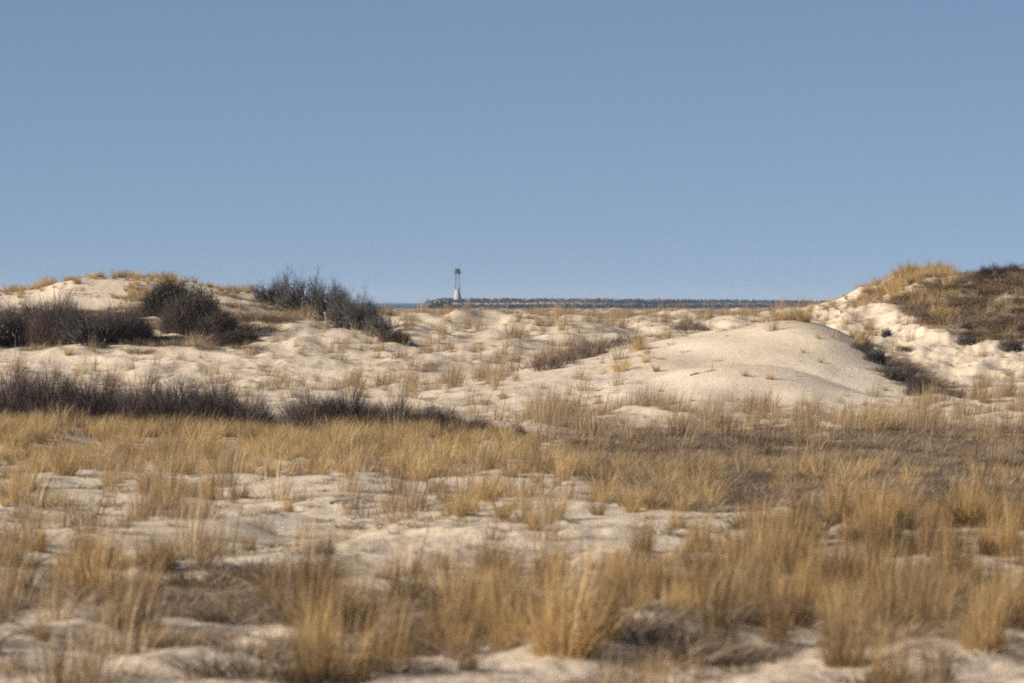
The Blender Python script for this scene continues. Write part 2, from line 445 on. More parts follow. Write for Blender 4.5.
TM = {}     # kind -> list of meshes ; nominal height 1 m for scaling
def reg(kind, matkey, n, *setsf):
    TM[kind] = []
    for i in range(n):
        me = tuft(kind, *[dict(s) for s in setsf]); me.materials.append(M[matkey]); TM[kind].append(me)
reg('tall', 'tall', 4,
    dict(n=130, h=1.0, hv=.6, r=.16, width=.0062, lean=.12, bend=.10, wind=(.07, 0)),
    dict(n=120, h=.62, hv=.6, r=.20, width=.0062, lean=.32, bend=.40, wind=(.08, 0)),
    dict(n=90, h=.32, hv=.6, r=.18, width=.010, lean=.5, bend=.5),
    dict(n=14, h=1.10, hv=.5, r=.16, width=.006, lean=.12, bend=.08, wind=(.06, 0), seedheads=.8))
reg('gold', 'gold', 4,
    dict(n=150, h=1.0, hv=.65, r=.15, width=.0085, lean=.24, bend=.30, wind=(.10, -.01)),
    dict(n=90, h=.5, hv=.5, r=.18, width=.009, lean=.5, bend=.5, wind=(.12, 0)))
reg('wisp', 'wisp', 4,
    dict(n=34, h=1.0, hv=.6, r=.12, width=.009, lean=.10, bend=.12, wind=(.10, 0)),
    dict(n=50, h=.45, hv=.6, r=.24, width=.009, lean=.3, bend=.4, wind=(.1, 0)))
reg('low', 'wisp', 3,
    dict(n=90, h=1.0, hv=.6, r=.42, width=.02, lean=.3, bend=.5, wind=(.2, 0), seg=3))
reg('mat', 'mat', 4,
    dict(n=260, h=1.0, hv=.7, r=1.1, width=.04, lean=1.0, bend=1.1, wind=(.3, 0), seg=3),
    dict(n=40, h=1.3, hv=.6, r=1.1, width=.035, lean=.4, bend=.5, wind=(.3, 0), seg=3))
reg('tangle', 'tangle', 3,
    dict(n=170, h=1.0, hv=.7, r=.55, width=.022, lean=.55, bend=.8, seg=4))
reg('scrap', 'mat', 3,
    dict(n=26, h=1.0, hv=.7, r=.8, width=.12, lean=1.2, bend=1.0, seg=3), dict(n=10, h=1.6, hv=.6, r=.5, width=.09, lean=.7, bend=.5, seg=3))
reg('weed', 'weed', 2,
    dict(n=34, h=1.0, hv=.5, r=.20, width=.02, lean=.25, bend=.1, seg=3, seedheads=.9),
    dict(n=60, h=.7, hv=.6, r=.22, width=.025, lean=.5, bend=.2, seg=3))

# ------------------------------------------------------------------ counted grass tufts, each a thing of its own
TUFTS = [  # px, py of the foot, height in px, kind, width factor, label
 (132, 632, 92, 'tall', 1.25, 'dense brown grass clump at lower left with a dark foot on bare sand'),
 (103, 600, 100, 'tall', 1.2, 'tall upright brown grass clump just behind the dense clump at lower left'),
 (84, 588, 84, 'tall', 1.0, 'loose brown clump leftmost of the three standing together at lower left'),
 (18, 596, 70, 'tall', 1.2, 'blurred brown grass clump by the left border of the photo in the foreground'),
 (42, 642, 34, 'tall', 1.0, 'short thin grass tuft on bare sand below the left border clump'),
 (272, 612, 70, 'tall', 1.0, 'brown grass clump at the near edge of the long shadow patch'),
 (313, 606, 88, 'tall', 1.1, 'tall dark footed grass clump right of the long shadow patch'),
 (308, 676, 60, 'tall', 1.2, 'pale brown grass clump at the bottom edge left of centre'),
 (345, 686, 105, 'tall', 1.4, 'largest pale brown grass clump standing at the bottom edge left of centre'),
 (392, 668, 90, 'tall', 1.2, 'upright brown grass clump second from the large bottom edge clump'),
 (403, 606, 70, 'tall', 1.2, 'bushy brown grass clump in the foreground left of centre'),
 (510, 642, 88, 'tall', 1.3, 'dark footed bushy grass clump near the bottom centre'),
 (468, 672, 40, 'tall', 1.2, 'low dark grass tuft in the sandy gap at the bottom centre'),
 (566, 652, 132, 'tall', 1.35, 'tallest brown grass clump just right of the bottom centre'),
 (592, 640, 118, 'tall', 1.2, 'tall brown grass clump touching the right side of the tallest clump'),
 (718, 652, 90, 'tall', 1.2, 'brown grass clump above the shaded sand strip right of centre'),
 (778, 645, 62, 'tall', 1.1, 'small dark footed grass clump in the right foreground'),
 (845, 668, 86, 'tall', 1.3, 'wide dark footed grass clump low in the right foreground'),
 (886, 688, 92, 'tall', 1.3, 'brown grass clump cut by the bottom edge in the right foreground'),
 (985, 650, 90, 'tall', 1.2, 'upright brown grass clump near the lower right corner'),
 (642, 552, 62, 'tall', .9, 'upright golden brown grass tuft beside the bright sand patch right of centre'),
 (534, 532, 44, 'tall', .8, 'small reddish brown upright tuft on pale sand near the centre'),
 (503, 520, 38, 'gold', .9, 'pale tuft just left of the small reddish brown upright tuft'),
 (462, 518, 42, 'gold', .8, 'narrow golden tuft with a dark foot on pale sand left of the centre'),
 (240, 498, 30, 'gold', 1.1, 'small round golden tuft on sand below the golden band at left'),
 (208, 500, 46, 'tall', .8, 'thin upright tuft next to the small round golden tuft on sand'),
 (160, 505, 40, 'tall', 1.1, 'dark footed tuft on the sand lip below the golden band at far left'),
 (25, 490, 52, 'tall', 1.2, 'dense dark tuft below the golden band at the left border'),
 (288, 512, 26, 'tall', .9, 'brown tuft on sand beneath the golden band left of centre'),
 (68, 358, 13, 'gold', 1.1, 'lone round tuft on bare sand in front of the left dune shrubs'),
 (14, 372, 24, 'wisp', 1.3, 'thin upright tuft on bare sand near the left border above the dark shrub band'),
 (640, 351, 22, 'gold', 1.1, 'tall golden tuft on the sand rise left of the smooth dune'),
 (621, 372, 20, 'gold', 1.4, 'wide pale tuft on the sand slope below the tall golden tuft'),
 (646, 363, 15, 'gold', 1.0, 'middle tuft of the short row on the sand slope'),
 (656, 373, 13, 'gold', 1.0, 'rightmost tuft of the short row on the sand slope, with a shadow'),
 (745, 377, 10, 'gold', 1.3, 'flat wide tuft on the left flank of the smooth sand dune'),
 (770, 381, 12, 'gold', 1.3, 'round straw tuft on the left flank of the smooth sand dune'),
 (820, 363, 9, 'gold', 1.0, 'small tuft on the shaded middle of the smooth sand dune'),
 (803, 354, 9, 'gold', .9, 'tiny tuft high on the lit flank of the smooth sand dune'),
 (818, 340, 9, 'gold', 1.0, 'small tuft just under the crest of the smooth sand dune'),
 (858, 348, 12, 'gold', 1.2, 'golden tuft on the slip edge above the dark gully'),
 (885, 392, 7, 'gold', 1.2, 'small flat tuft at the shaded foot of the smooth sand dune'),
 (929, 394, 22, 'gold', 1.0, 'thin golden tuft at the low end of the dark gully'),
 (985, 405, 17, 'gold', 1.5, 'rounded golden tuft alone on sand at the foot of the right bluff'),
 (878, 434, 42, 'gold', 1.0, 'tall golden brown tuft on the flat below the dark gully'),
 (894, 434, 26, 'gold', 1.3, 'bright golden tuft right beside the tall golden brown tuft'),
 (948, 291, 36, 'gold', .55, 'tall tuft standing out on the crest of the right bluff'),
 (938, 318, 24, 'gold', .9, 'bright golden clump hanging down the face of the right bluff'),
 (800, 320, 9, 'gold', 1.3, 'yellow tuft behind the crest of the smooth sand dune'),
]
def place(me, name, px, py, hpx, wf=1.0, foot=None):
    x, y, z = foot or at(px, py)
    s = hpx / F * y
    o = bpy.data.objects.new(name, me); o.location = (x, y, z)
    o.scale = (s * wf, s * wf, s); o.rotation_euler = (0, 0, random.uniform(-.5, .5))
    return link(o)
src = {}
for i, (px, py, h, kind, wf, lab) in enumerate(TUFTS):
    vi = i % len(TM[kind])
    o = place(TM[kind][vi], 'grass_tuft', px, py, h, wf * (1.05 if kind == 'tall' else 1.3))
    tag(o, lab, 'grass tuft', 'counted tufts of dry beach grass')
    src.setdefault((kind, vi), o)
# dry weeds
WEEDS = [
 (595, 441, 34, 'taller reddish brown weed on the snowy pale sand below the dark twigs'),
 (678, 440, 28, 'bushy reddish brown weed on sand, right of the taller one'),
 (724, 432, 20, 'small dark reddish weed beside a pale sand lump'),
 (768, 456, 17, 'dark brown weed standing on the grey dead grass mat'),
 (930, 558, 54, 'tall dark thin weed stalk in the right foreground grass'),
 (16, 672, 26, 'low dark leafy weed on bare sand in the lower left corner'),
 (58, 676, 28, 'second low dark leafy weed on bare sand, right of the corner one'),
]
for i, (px, py, h, lab) in enumerate(WEEDS):
    o = place(TM['weed'][i % 2], 'dried_weed', px, py, h, .9 if px != 930 else .35)
    tag(o, lab, 'weed', 'dried weeds among the dunes'); src.setdefault(('weed', i % 2), o)

# sources for the uncountable grass are the visible tufts above; the kinds missing there get one visible tuft each
extra = {'tangle': [(210, 622, 26), (455, 640, 30), (690, 660, 26)], 'scrap': [(230, 640, 12), (420, 505, 8), (660, 392, 4)],'wisp': [(430, 352, 16), (470, 392, 16), (700, 425, 26), (835, 425, 26)], 'low': [(480, 318, 7), (690, 322, 7), (575, 330, 8)],
         'mat': [(650, 462, 8), (760, 470, 9), (850, 480, 9), (930, 470, 9)]}
elab = {'tangle': ['dark dead tangle low in the long foreground shadow patch', 'dark dead tangle between the pale clumps at the bottom centre', 'dark dead tangle on the shaded sand strip right of centre'],
        'scrap': ['low scrap of dead grass lying in the long foreground shadow patch', 'low scrap of dead grass on pale sand left of the centre',
                  'low scrap of dead grass on sand below the smooth dune'],'wisp': ['thin pale tuft on sand behind the middle shrubs', 'thin pale tuft on the sand right of the dark middle shrub',
                 'wispy upright tuft on the flat below the smooth sand dune', 'wispy brown tuft below the shaded side of the smooth sand dune'],
        'low': ['low straw tuft on the pale far sand lump', 'low straw tuft in the far swale right of centre', 'low straw tuft on the near side of the far sand lump'],
        'mat': ['flattened grey clump at the left end of the dead grass mat', 'flattened grey clump in the middle of the dead grass mat',
                'flattened brown clump low in the dead grass mat', 'flattened brown clump toward the right of the dead grass mat']}
for k, lst in extra.items():
    for i, (px, py, h) in enumerate(lst):
        if (k, i) in src: continue
        o = place(TM[k][i], 'grass_tuft', px, py, h, 1.0)
        tag(o, elab[k][i], 'grass tuft', 'counted tufts of dry beach grass'); src[(k, i)] = o

# ------------------------------------------------------------------ uncountable grass
def scatter(name, kind, X, Y, S, SW, label):
    """one object: points on the ground, each carrying a tuft (geometry nodes)"""
    nv = len(TM[kind]); n = len(X)
    Z = ground_z(X, Y)
    me = bpy.data.meshes.new(name); me.vertices.add(n)
    me.vertices.foreach_set('co', np.stack([X, Y, Z], -1).astype(np.float32).ravel())
    a = me.attributes.new('tuft_scale', 'FLOAT_VECTOR', 'POINT')
    a.data.foreach_set('vector', np.stack([SW, SW, S], -1).astype(np.float32).ravel())
    a = me.attributes.new('tuft_turn', 'FLOAT_VECTOR', 'POINT')
    a.data.foreach_set('vector', np.stack([rng.normal(0, .05, n), rng.normal(0, .05, n), rng.uniform(-.7, .7, n)], -1).astype(np.float32).ravel())
    a = me.attributes.new('tuft_kind', 'INT', 'POINT')
    a.data.foreach_set('value', rng.integers(0, nv, n).astype(np.int32))
    o = mobj(name, me); me.materials.append(TM[kind][0].materials[0])
    tag(o, label, 'grass', kind='stuff')
    ng = bpy.data.node_groups.new(name + '_nodes', 'GeometryNodeTree'); ng.is_modifier = True
    ng.interface.new_socket('Geometry', in_out='INPUT', socket_type='NodeSocketGeometry')
    ng.interface.new_socket('Geometry', in_out='OUTPUT', socket_type='NodeSocketGeometry')
    gi = ng.nodes.new('NodeGroupInput'); go = ng.nodes.new('NodeGroupOutput')
    jn = ng.nodes.new('GeometryNodeJoinGeometry')
    def attr(nm, typ):
        x = ng.nodes.new('GeometryNodeInputNamedAttribute'); x.data_type = typ; x.inputs[0].default_value = nm
        return x.outputs[0]
    sc = attr('tuft_scale', 'FLOAT_VECTOR'); rt = attr('tuft_turn', 'FLOAT_VECTOR'); kd = attr('tuft_kind', 'INT')
    for v in range(nv):
        oi = ng.nodes.new('GeometryNodeObjectInfo'); oi.transform_space = 'ORIGINAL'
        oi.inputs['Object'].default_value = src[(kind, v)]; oi.inputs['As Instance'].default_value = False
        cmp_ = ng.nodes.new('FunctionNodeCompare'); cmp_.data_type = 'INT'; cmp_.operation = 'EQUAL'
        ins = [s for s in cmp_.inputs if s.type == 'INT']
        ng.links.new(kd, ins[0]); ins[1].default_value = v
        ip = ng.nodes.new('GeometryNodeInstanceOnPoints')
        ng.links.new(gi.outputs[0], ip.inputs['Points']); ng.links.new(cmp_.outputs[0], ip.inputs['Selection'])
        ng.links.new(oi.outputs['Geometry'], ip.inputs['Instance'])
        ng.links.new(rt, ip.inputs['Rotation']); ng.links.new(sc, ip.inputs['Scale'])
        ng.links.new(ip.outputs[0], jn.inputs[0])
    ng.links.new(jn.outputs[0], go.inputs[0])
    md = o.modifiers.new('scatter', 'NODES'); md.node_group = ng
    return o

def throw(y0, y1, cap, half=.125):
    """random ground points with even spread in a wedge, cap per m2"""
    area = half * (y1 ** 2 - y0 ** 2); n = int(area * cap)
    Y = np.sqrt(rng.uniform(y0 ** 2, y1 ** 2, n)); X = rng.uniform(-half, half, n) * Y
    return X, Y

def fill(mask, y0, y1, cap, patch, lo=.25, hi=.6, soft=1.0):
    X, Y = throw(y0, y1, cap)
    px, py = project(X, Y, ground_z(X, Y))
    d = sample(mask, px, py)
    nz = smooth(lo, hi, .5 + .5 * fbm(X / patch + 91, Y / (patch * 1.3) - 33, 3))
    w = nz * soft + (1 - soft)
    keep = rng.uniform(0, cap, len(X)) < d * w * 1.5
    return X[keep], Y[keep]

X, Y = fill(tall, 29, 75, 14, .65, .46, .62)
hh = (.25 + .27 * smooth(-.4, .5, fbm(X / 1.6, Y / 2.2, 2))) * rng.uniform(.6, 1.25, len(X))
kb = rng.uniform(0, 1, len(X)) < .40
TX, TY, TS = X[kb] + rng.normal(0, .05, kb.sum()), Y[kb], hh[kb] * rng.uniform(.35, .6, kb.sum())
scatter('foreground_grass', 'tall', X, Y, hh, hh * rng.uniform(.9, 1.4, len(X)), 'tall dry brown beach grass massed across the blurred foreground')
X1, Y1 = fill(gold, 50, 135, 10, .8, .40, .60, .92); X2, Y2 = fill(gold, 135, 262, 9, 1.6, .3, .5, .7)
X = np.concatenate([X1, X2]); Y = np.concatenate([Y1, Y2])
hh = (.24 + .26 * smooth(-.4, .5, fbm(X / 1.6, Y / 2.2, 2))) * rng.uniform(.6, 1.3, len(X))
pu = X / Y * F + 512
hh = hh * np.where((pu > 590) & (Y > 78) & (Y < 130), np.float64(.55), 1.0) * np.where((pu > 730) & (pu < 852) & (Y > 150), .5, 1.0)
scatter('golden_grass', 'gold', X, Y, hh, hh * rng.uniform(1.0, 1.5, len(X)), 'golden beach grass leaning right, in the left band and on the dune tops')
X, Y = fill(wisp, 30, 260, 4, 1.6, .38, .62)
hh = rng.uniform(.3, .75, len(X)) * (1 - .35 * smooth(120, 250, Y))
scatter('wispy_grass', 'wisp', X, Y, hh, hh * rng.uniform(.8, 1.5, len(X)), 'thin pale dry grass scattered over the open sand')
scatter('grass_undergrowth', 'tangle', TX, TY, TS, TS * rng.uniform(1.0, 1.5, len(TX)), 'dark dead tangle at the feet of the foreground grass')
X, Y = fill(wisp, 240, 540, 2.2, 3.5, .42, .62)
hh = rng.uniform(.18, .45, len(X)) * (1 - .4 * smooth(400, 480, Y))
scatter('distant_grass', 'low', X, Y, hh, hh * rng.uniform(1.0, 2.2, len(X)), 'low straw grass on the far swales before the sea')
X1, Y1 = fill(mat_, 30, 262, 9, 1.3, .36, .6, .85)
hh = rng.uniform(.10, .22, len(X1)) * (1 + .5 * smooth(140, 160, Y1))
scatter('dead_grass_mat', 'mat', X1, Y1, hh, hh * rng.uniform(1.0, 1.8, len(X1)), 'flattened grey brown dead grass covering the right flat and bluff')

Xa, Ya = throw(29, 270, 1.4, .11); Xb, Yb = throw(29, 75, 5, .125)
X, Y = np.concatenate([Xa, Xb]), np.concatenate([Ya, Yb])
px, py = project(X, Y, ground_z(X, Y))
dn = smooth(.42, .68, .5 + .5 * fbm(X / 2.1 + 7, Y / 3.0, 4, .6)) * (1 - .96 * smoothd(X, Y)) + .03
dn = dn * (1 + .3 * (Y < 70)) * (1 + 2.5 * ((px > 850) & (Y > 140)))
keep = rng.uniform(0, 1, len(X)) < dn
X, Y = X[keep], Y[keep]
hh = rng.uniform(.025, .08, len(X)) * (1 + .6 * smooth(130, 200, Y))
scatter('beach_litter', 'scrap', X, Y, hh, hh * rng.uniform(1.0, 2.4, len(X)), 'scraps of dead stems and small clods littering the open sand')

# ------------------------------------------------------------------ bare shrubs
def prism(segs):
    """segs: (p0, p1, r0, r1) -> three-sided tapered twigs"""
    P0 = np.array([s[0] for s in segs]); P1 = np.array([s[1] for s in segs])
    r0 = np.array([s[2] for s in segs])[:, None]; r1 = np.array([s[3] for s in segs])[:, None]
    d = P1 - P0; d /= np.linalg.norm(d, axis=1, keepdims=True) + 1e-9
    a = np.cross(d, np.tile([[.31, .2, .93]], (len(d), 1))); a /= np.linalg.norm(a, axis=1, keepdims=True) + 1e-9
    b = np.cross(d, a)
    vs = []
    for P, r in ((P0, r0), (P1, r1)):
        for k in range(3):
            t = 2 * np.pi * k / 3; vs.append(P + r * (a * np.cos(t) + b * np.sin(t)))
    V = np.stack(vs, 1).reshape(-1, 3)
    base = np.arange(len(segs))[:, None] * 6
    q = np.concatenate([base + np.array([[k, (k + 1) % 3, 3 + (k + 1) % 3, 3 + k]]) for k in range(3)])
    t = base + np.array([[3, 4, 5]])
    return V, [q, t]

def grow_shrub(stems, r0, height, splay, levels, kids, thick, wind=.0, seed=1, rough=.25, flat=1.0):
    R = random.Random(seed); thickS, thinS = [], []
    def br(p, d, L, r, lv):
        nseg = 3; q = p
        for s in range(nseg):
            d = d + np.array([R.gauss(0, rough) + wind * .12, R.gauss(0, rough), R.gauss(0, rough * .5) + .06])
            d /= np.linalg.norm(d)
            e = q + d * (L / nseg)
            if e[2] < 0.02: e[2] = .02
            ra, rb = r * (1 - s / nseg * .45), r * (1 - (s + 1) / nseg * .45)
            (thickS if lv < 2 else thinS).append((q, e, ra, rb))
            q = e
            if lv < levels and s > 0 or (lv == 0):
                for k in range(kids):
                    dd = d + np.array([R.gauss(0, .55), R.gauss(0, .55), R.gauss(0.05, .35)])
                    dd /= np.linalg.norm(dd)
                    if lv < levels: br(q, dd, L * R.uniform(.45, .75), rb * .62, lv + 1)
    for i in range(stems):
        a = R.uniform(0, 6.283); rr = r0 * math.sqrt(R.random())
        p = np.array([rr * math.cos(a), rr * math.sin(a), -.05])
        d = np.array([math.cos(a) * splay * rr / r0 + wind * .5, math.sin(a) * splay * rr / r0, 1.0]); d /= np.linalg.norm(d)
        br(p, d, height * R.uniform(.35, .6) * (1 - .3 * rr / r0), thick, 0)
    allv = np.array([s[1] for s in thickS + thinS]); zmax = allv[:, 2].max()
    k = height / zmax
    sc = np.array([k * flat, k * flat, k])
    if thickS:
        roots = [(np.array([0, 0, -.09]), s[0], thick, thick) for s in thickS if s[0][2] <= -.049]
        thickS += roots
    f = lambda S: [(a * sc, b * sc, c, d) for a, b, c, d in S]
    return f(thickS), f(thinS)

def shrub_meshes(key, mat, shoots=0, sw=.016, sr=1.0, **kw):
    a, b = grow_shrub(**kw)
    V, p = prism(a); m1 = np_mesh('branches', V, p); m1.materials.append(M[mat])
    V, p = prism(b)
    if shoots:
        # fine upright shoots that fill the crown, shorter toward its rim
        V2, p2 = blades(shoots, .5, .6, sr, sw, .6, .5, seg=3)
        k = 7; V2 = V2.reshape(-1, k, 3)
        rr = np.hypot(V2[:, 0, 0], V2[:, 0, 1]) / sr
        dome = (1 - rr ** 2.2) ** .6
        lift = rng.uniform(0, .62, len(V2)) * dome * (1 + .55 * perlin(V2[:, 0, 0] * 2.2, V2[:, 0, 1] * 2.2 + shoots)) * np.where(rng.uniform(0, 1, len(V2)) < .03, 1.35, 1)
        V2[..., 2] = V2[..., 2] * (.45 + .6 * dome)[:, None] + lift[:, None]
        V2 = V2.reshape(-1, 3)
        V, p = join([(V, [p[0], p[1]]), (V2, p2)])
    m2 = np_mesh('twigs', V, p); m2.materials.append(M[mat])
    return m1, m2
def leaf_mesh(n, rx, rz, size, shear):
    V = []; 
    th = rng.uniform(0, 2 * np.pi, n); u = rng.uniform(0, 1, n) ** .4; ph = np.arccos(rng.uniform(0, 1, n))
    c = np.stack([rx * u * np.sin(ph) * np.cos(th), rx * u * np.sin(ph) * np.sin(th), rz * u * np.cos(ph)], -1)
    c *= (1 + .22 * np.stack([perlin(th * 2, ph * 3)] * 3, -1))
    c[:, 0] += shear * c[:, 2]
    a = rng.normal(0, 1, (n, 3)); a /= np.linalg.norm(a, axis=1, keepdims=True)
    b = np.cross(a, rng.normal(0, 1, (n, 3))); b /= np.linalg.norm(b, axis=1, keepdims=True)
    s = size * rng.uniform(.5, 1.3, (n, 1))
    vs = [c - a * s, c + b * s * .45, c + a * s, c - b * s * .45]
    V = np.stack(vs, 1).reshape(-1, 3)
    q = np.arange(n)[:, None] * 4 + np.array([[0, 1, 2, 3]])
    return np_mesh('foliage', V, [q])

SH = {
 'band1': shrub_meshes('b', 'twig', shoots=6500, sw=.011,  stems=34, r0=.75, height=1.0, splay=.5, levels=3, kids=2, thick=.012, seed=3),
 'band2': shrub_meshes('b', 'twig', shoots=5500, sw=.011,  stems=30, r0=.7, height=1.0, splay=.35, levels=3, kids=2, thick=.012, seed=4),
 'band3': shrub_meshes('b', 'twig', shoots=5000, sw=.011,  stems=26, r0=.8, height=1.0, splay=.6, levels=3, kids=2, thick=.012, seed=5),
 'gnarl1': shrub_meshes('g', 'twigd', stems=18, r0=.35, height=1.0, splay=.7, levels=4, kids=2, thick=.042, seed=8, rough=.3, wind=-.3),
 'gnarl2': shrub_meshes('g', 'twigd', stems=20, r0=.45, height=1.0, splay=.6, levels=4, kids=2, thick=.040, seed=9, rough=.3, wind=-.3),
 'red': shrub_meshes('r', 'twigr', shoots=900, sw=.012, sr=.8, stems=14, r0=.6, height=1.0, splay=.9, levels=2, kids=2, thick=.02, seed=12, rough=.35),
}
LEAF = [leaf_mesh(18000, 1.0, 1.0, .03, .2), leaf_mesh(18000, 1.0, 1.0, .03, .1)]
for l in LEAF: l.materials.append(M['leafd'])
def shrub(key, px, py, hpx, wpx, label, group, leafy=False, name='bare_shrub', depth=1.0, foot=None, i=[0]):
    x, y, z = foot or at(px, py)
    h = hpx / F * y; w = wpx / F * y
    r = empty(name, (x, y, z - .03), random.uniform(-.5, .5) if not leafy else 0)
    tag(r, label, 'shrub', group)
    m1, m2 = SH[key]
    co = np.empty(len(m2.vertices) * 3, np.float32); m2.vertices.foreach_get('co', co); co = co.reshape(-1, 3)
    ext = np.percentile(np.abs(co[:, 0]), 97) * 2
    sx = w / ext
    r.scale = (sx, sx * depth, h * (1.08 if group == G1 else 1.2))
    for nm, me in (('branches', m1), ('twigs', m2)):
        c = bpy.data.objects.new(nm, me); c.parent = r; link(c)
    if leafy:
        i[0] += 1
        c = bpy.data.objects.new('foliage', LEAF[i[0] % 2]); c.parent = r; c.scale = (ext * .47, ext * .47, .9); link(c)
    return r
G1 = 'bare dark shrubs in the band behind the golden grass'
BAND = [
 (-60, 424, 58, 120, 'dark purple brown shrub beyond the left border'),
 (10, 420, 58, 90, 'tall dark purple brown shrub at the left border behind the golden grass'),
 (52, 416, 50, 80, 'dark purple brown shrub second from the left border in the shrub band'),
 (98, 416, 42, 90, 'dark shrub third from the left border, above the paler grass bulge'),
 (140, 418, 42, 80, 'dark shrub fourth from the left border in the shrub band'),
 (178, 420, 44, 80, 'dense dark shrub just left of the right end of the long shrub band'),
 (214, 422, 44, 76, 'dense dark shrub closing the right part of the long shrub band'),
 (250, 425, 30, 70, 'low dark shrub between the long shrub band and the middle clump'),
 (312, 424, 38, 70, 'tall dark shrub at the left of the middle clump'),
 (348, 424, 38, 70, 'tall dark shrub in the middle of the middle clump'),
 (392, 428, 34, 60, 'dark shrub at the right of the middle clump'),
 (436, 434, 34, 60, 'low purple brown shrub right after the middle clump'),
 (476, 438, 24, 46, 'low purple brown shrub second after the middle clump'),
 (512, 441, 20, 34, 'sparse low purple shrub ending the band near the centre'),
]
keys = ['band1', 'band2', 'band3']
for i, (px, py, h, w, lab) in enumerate(BAND):
    y = 108.5 - .01 * px
    x = (px - 512) / F * y; z = float(ground_z(np.array([x]), np.array([y]))[0])
    top = CAMZ + (HOR - (py - h)) / F * y       # crown reaches its row in the picture
    hh = max(.35, top - z) / y * F
    shrub(keys[i % 3], px, py, hh, w, lab, G1, foot=(x, y, z))
    # a second row behind thickens the thicket
G2 = 'bare shrubs on the face of the left dune'
LD = [
 ('gnarl1', -20, 345, 46, 60, 'grey shrub at the left border on the dune face', 0),
 ('gnarl2', 22, 346, 50, 60, 'dark twiggy shrub on the left dune face, nearest the border', 0),
 ('band1', 58, 344, 48, 60, 'dark twiggy shrub on the left dune face, second from the border', 0),
 ('gnarl1', 92, 344, 42, 60, 'dark twiggy shrub on the left dune face, third from the border', 0),
 ('band2', 124, 341, 34, 56, 'dark twiggy shrub on the left dune face before the leafy mound', 0),
 ('band3', 168, 318, 34, 56, 'dark leafy shrub at the top of the rounded mound', 1),
 ('band1', 192, 334, 41, 60, 'largest dark leafy shrub in the rounded mound on the left dune', 1),
 ('band2', 216, 341, 29, 48, 'dark leafy shrub at the right side of the rounded mound', 1),
 ('band1', 238, 345, 15, 44, 'lowest dark leafy shrub at the right tip of the rounded mound', 1),
 ('gnarl2', 272, 306, 26, 40, 'sparse grey shrub on the skyline at the left of the windswept thicket', 0),
 ('gnarl1', 302, 312, 46, 50, 'tallest windswept grey shrub on the skyline of the left dune', 0),
 ('gnarl2', 332, 320, 40, 46, 'windswept shrub second tallest in the thicket sloping down the dune', 0),
 ('gnarl1', 350, 327, 42, 46, 'windswept shrub halfway down the dune end', 0),
 ('gnarl2', 366, 332, 36, 38, 'dark windswept shrub below the halfway one on the dune end', 0),
 ('gnarl1', 380, 337, 28, 36, 'dense dark shrub low in the windswept thicket', 0),
 ('band1', 394, 342, 13, 30, 'lowest dark shrub at the right foot of the windswept thicket', 0),
]
for k, px, py, h, w, lab, lf in LD:
    r = shrub(k, px, py, h, w, lab, G2, leafy=bool(lf), name='leafy_shrub' if lf else 'bare_shrub')
G3 = 'small shrubs on the sand and bluff'
for k, px, py, h, w, lab in [
 ('red', 548, 370, 19, 44, 'lowest reddish twig shrub on the diagonal sand lip left of centre right'),
 ('red', 578, 360, 18, 44, 'second reddish twig shrub up the diagonal sand lip'),
 ('red', 563, 365, 15, 44, 'reddish twig shrub between the lowest and second on the diagonal sand lip'),
 ('red', 593, 355, 14, 44, 'reddish twig shrub between the second and third on the diagonal sand lip'),
 ('red', 608, 349, 13, 44, 'third reddish twig shrub up the diagonal sand lip'),
 ('red', 628, 344, 12, 44, 'topmost reddish twig shrub on the diagonal sand lip'),
 ('red', 690, 333, 14, 50, 'faint brown twig shrub above the sand rise right of centre'),
 ('gnarl2', 887, 338, 11, 14, 'small dark shrub clinging to the sand face of the right bluff'),
 ('gnarl1', 905, 352, 8, 20, 'dark twig clump under the overhang at the head of the gully'),
 ('gnarl1', 862, 352, 13, 24, 'small dark brush, partly stand-in for shade, at the top of the gully beside the smooth dune crest'),  # gully brush: plants, thickened to stand in for the crevasse's shade
 ('gnarl2', 876, 364, 17, 30, 'dark brush, partly stand-in for shade, in the upper gully beside the smooth dune'),
 ('gnarl1', 899, 381, 21, 34, 'dark brush, partly stand-in for shade, in the middle of the gully'),
 ('gnarl2', 920, 395, 24, 28, 'dark brush, partly stand-in for shade, at the low end of the gully'),
 ('band1', 1040, 278, 12, 30, 'dark twiggy shrub on the bluff skyline just past the right border'),
 ('gnarl2', 972, 296, 14, 24, 'dark twiggy shrub among the dead grass high on the bluff'),
 ('gnarl1', 1000, 312, 14, 26, 'dark twiggy shrub among the dead grass in the middle of the bluff'),
 ('gnarl1', 968, 346, 14, 24, 'dark dead shrub low on the right bluff face'),
 ('gnarl2', 1012, 352, 14, 34, 'dark dead shrub at the right border on the bluff face'),
 ('band2', 992, 278, 13, 30, 'dark twiggy shrub on the bluff skyline, left of the pair'),
 ('band3', 1014, 277, 13, 30, 'dark twiggy shrub on the bluff skyline at the right border'),
]:
    shrub(k, px, py, h, w, lab, G3)

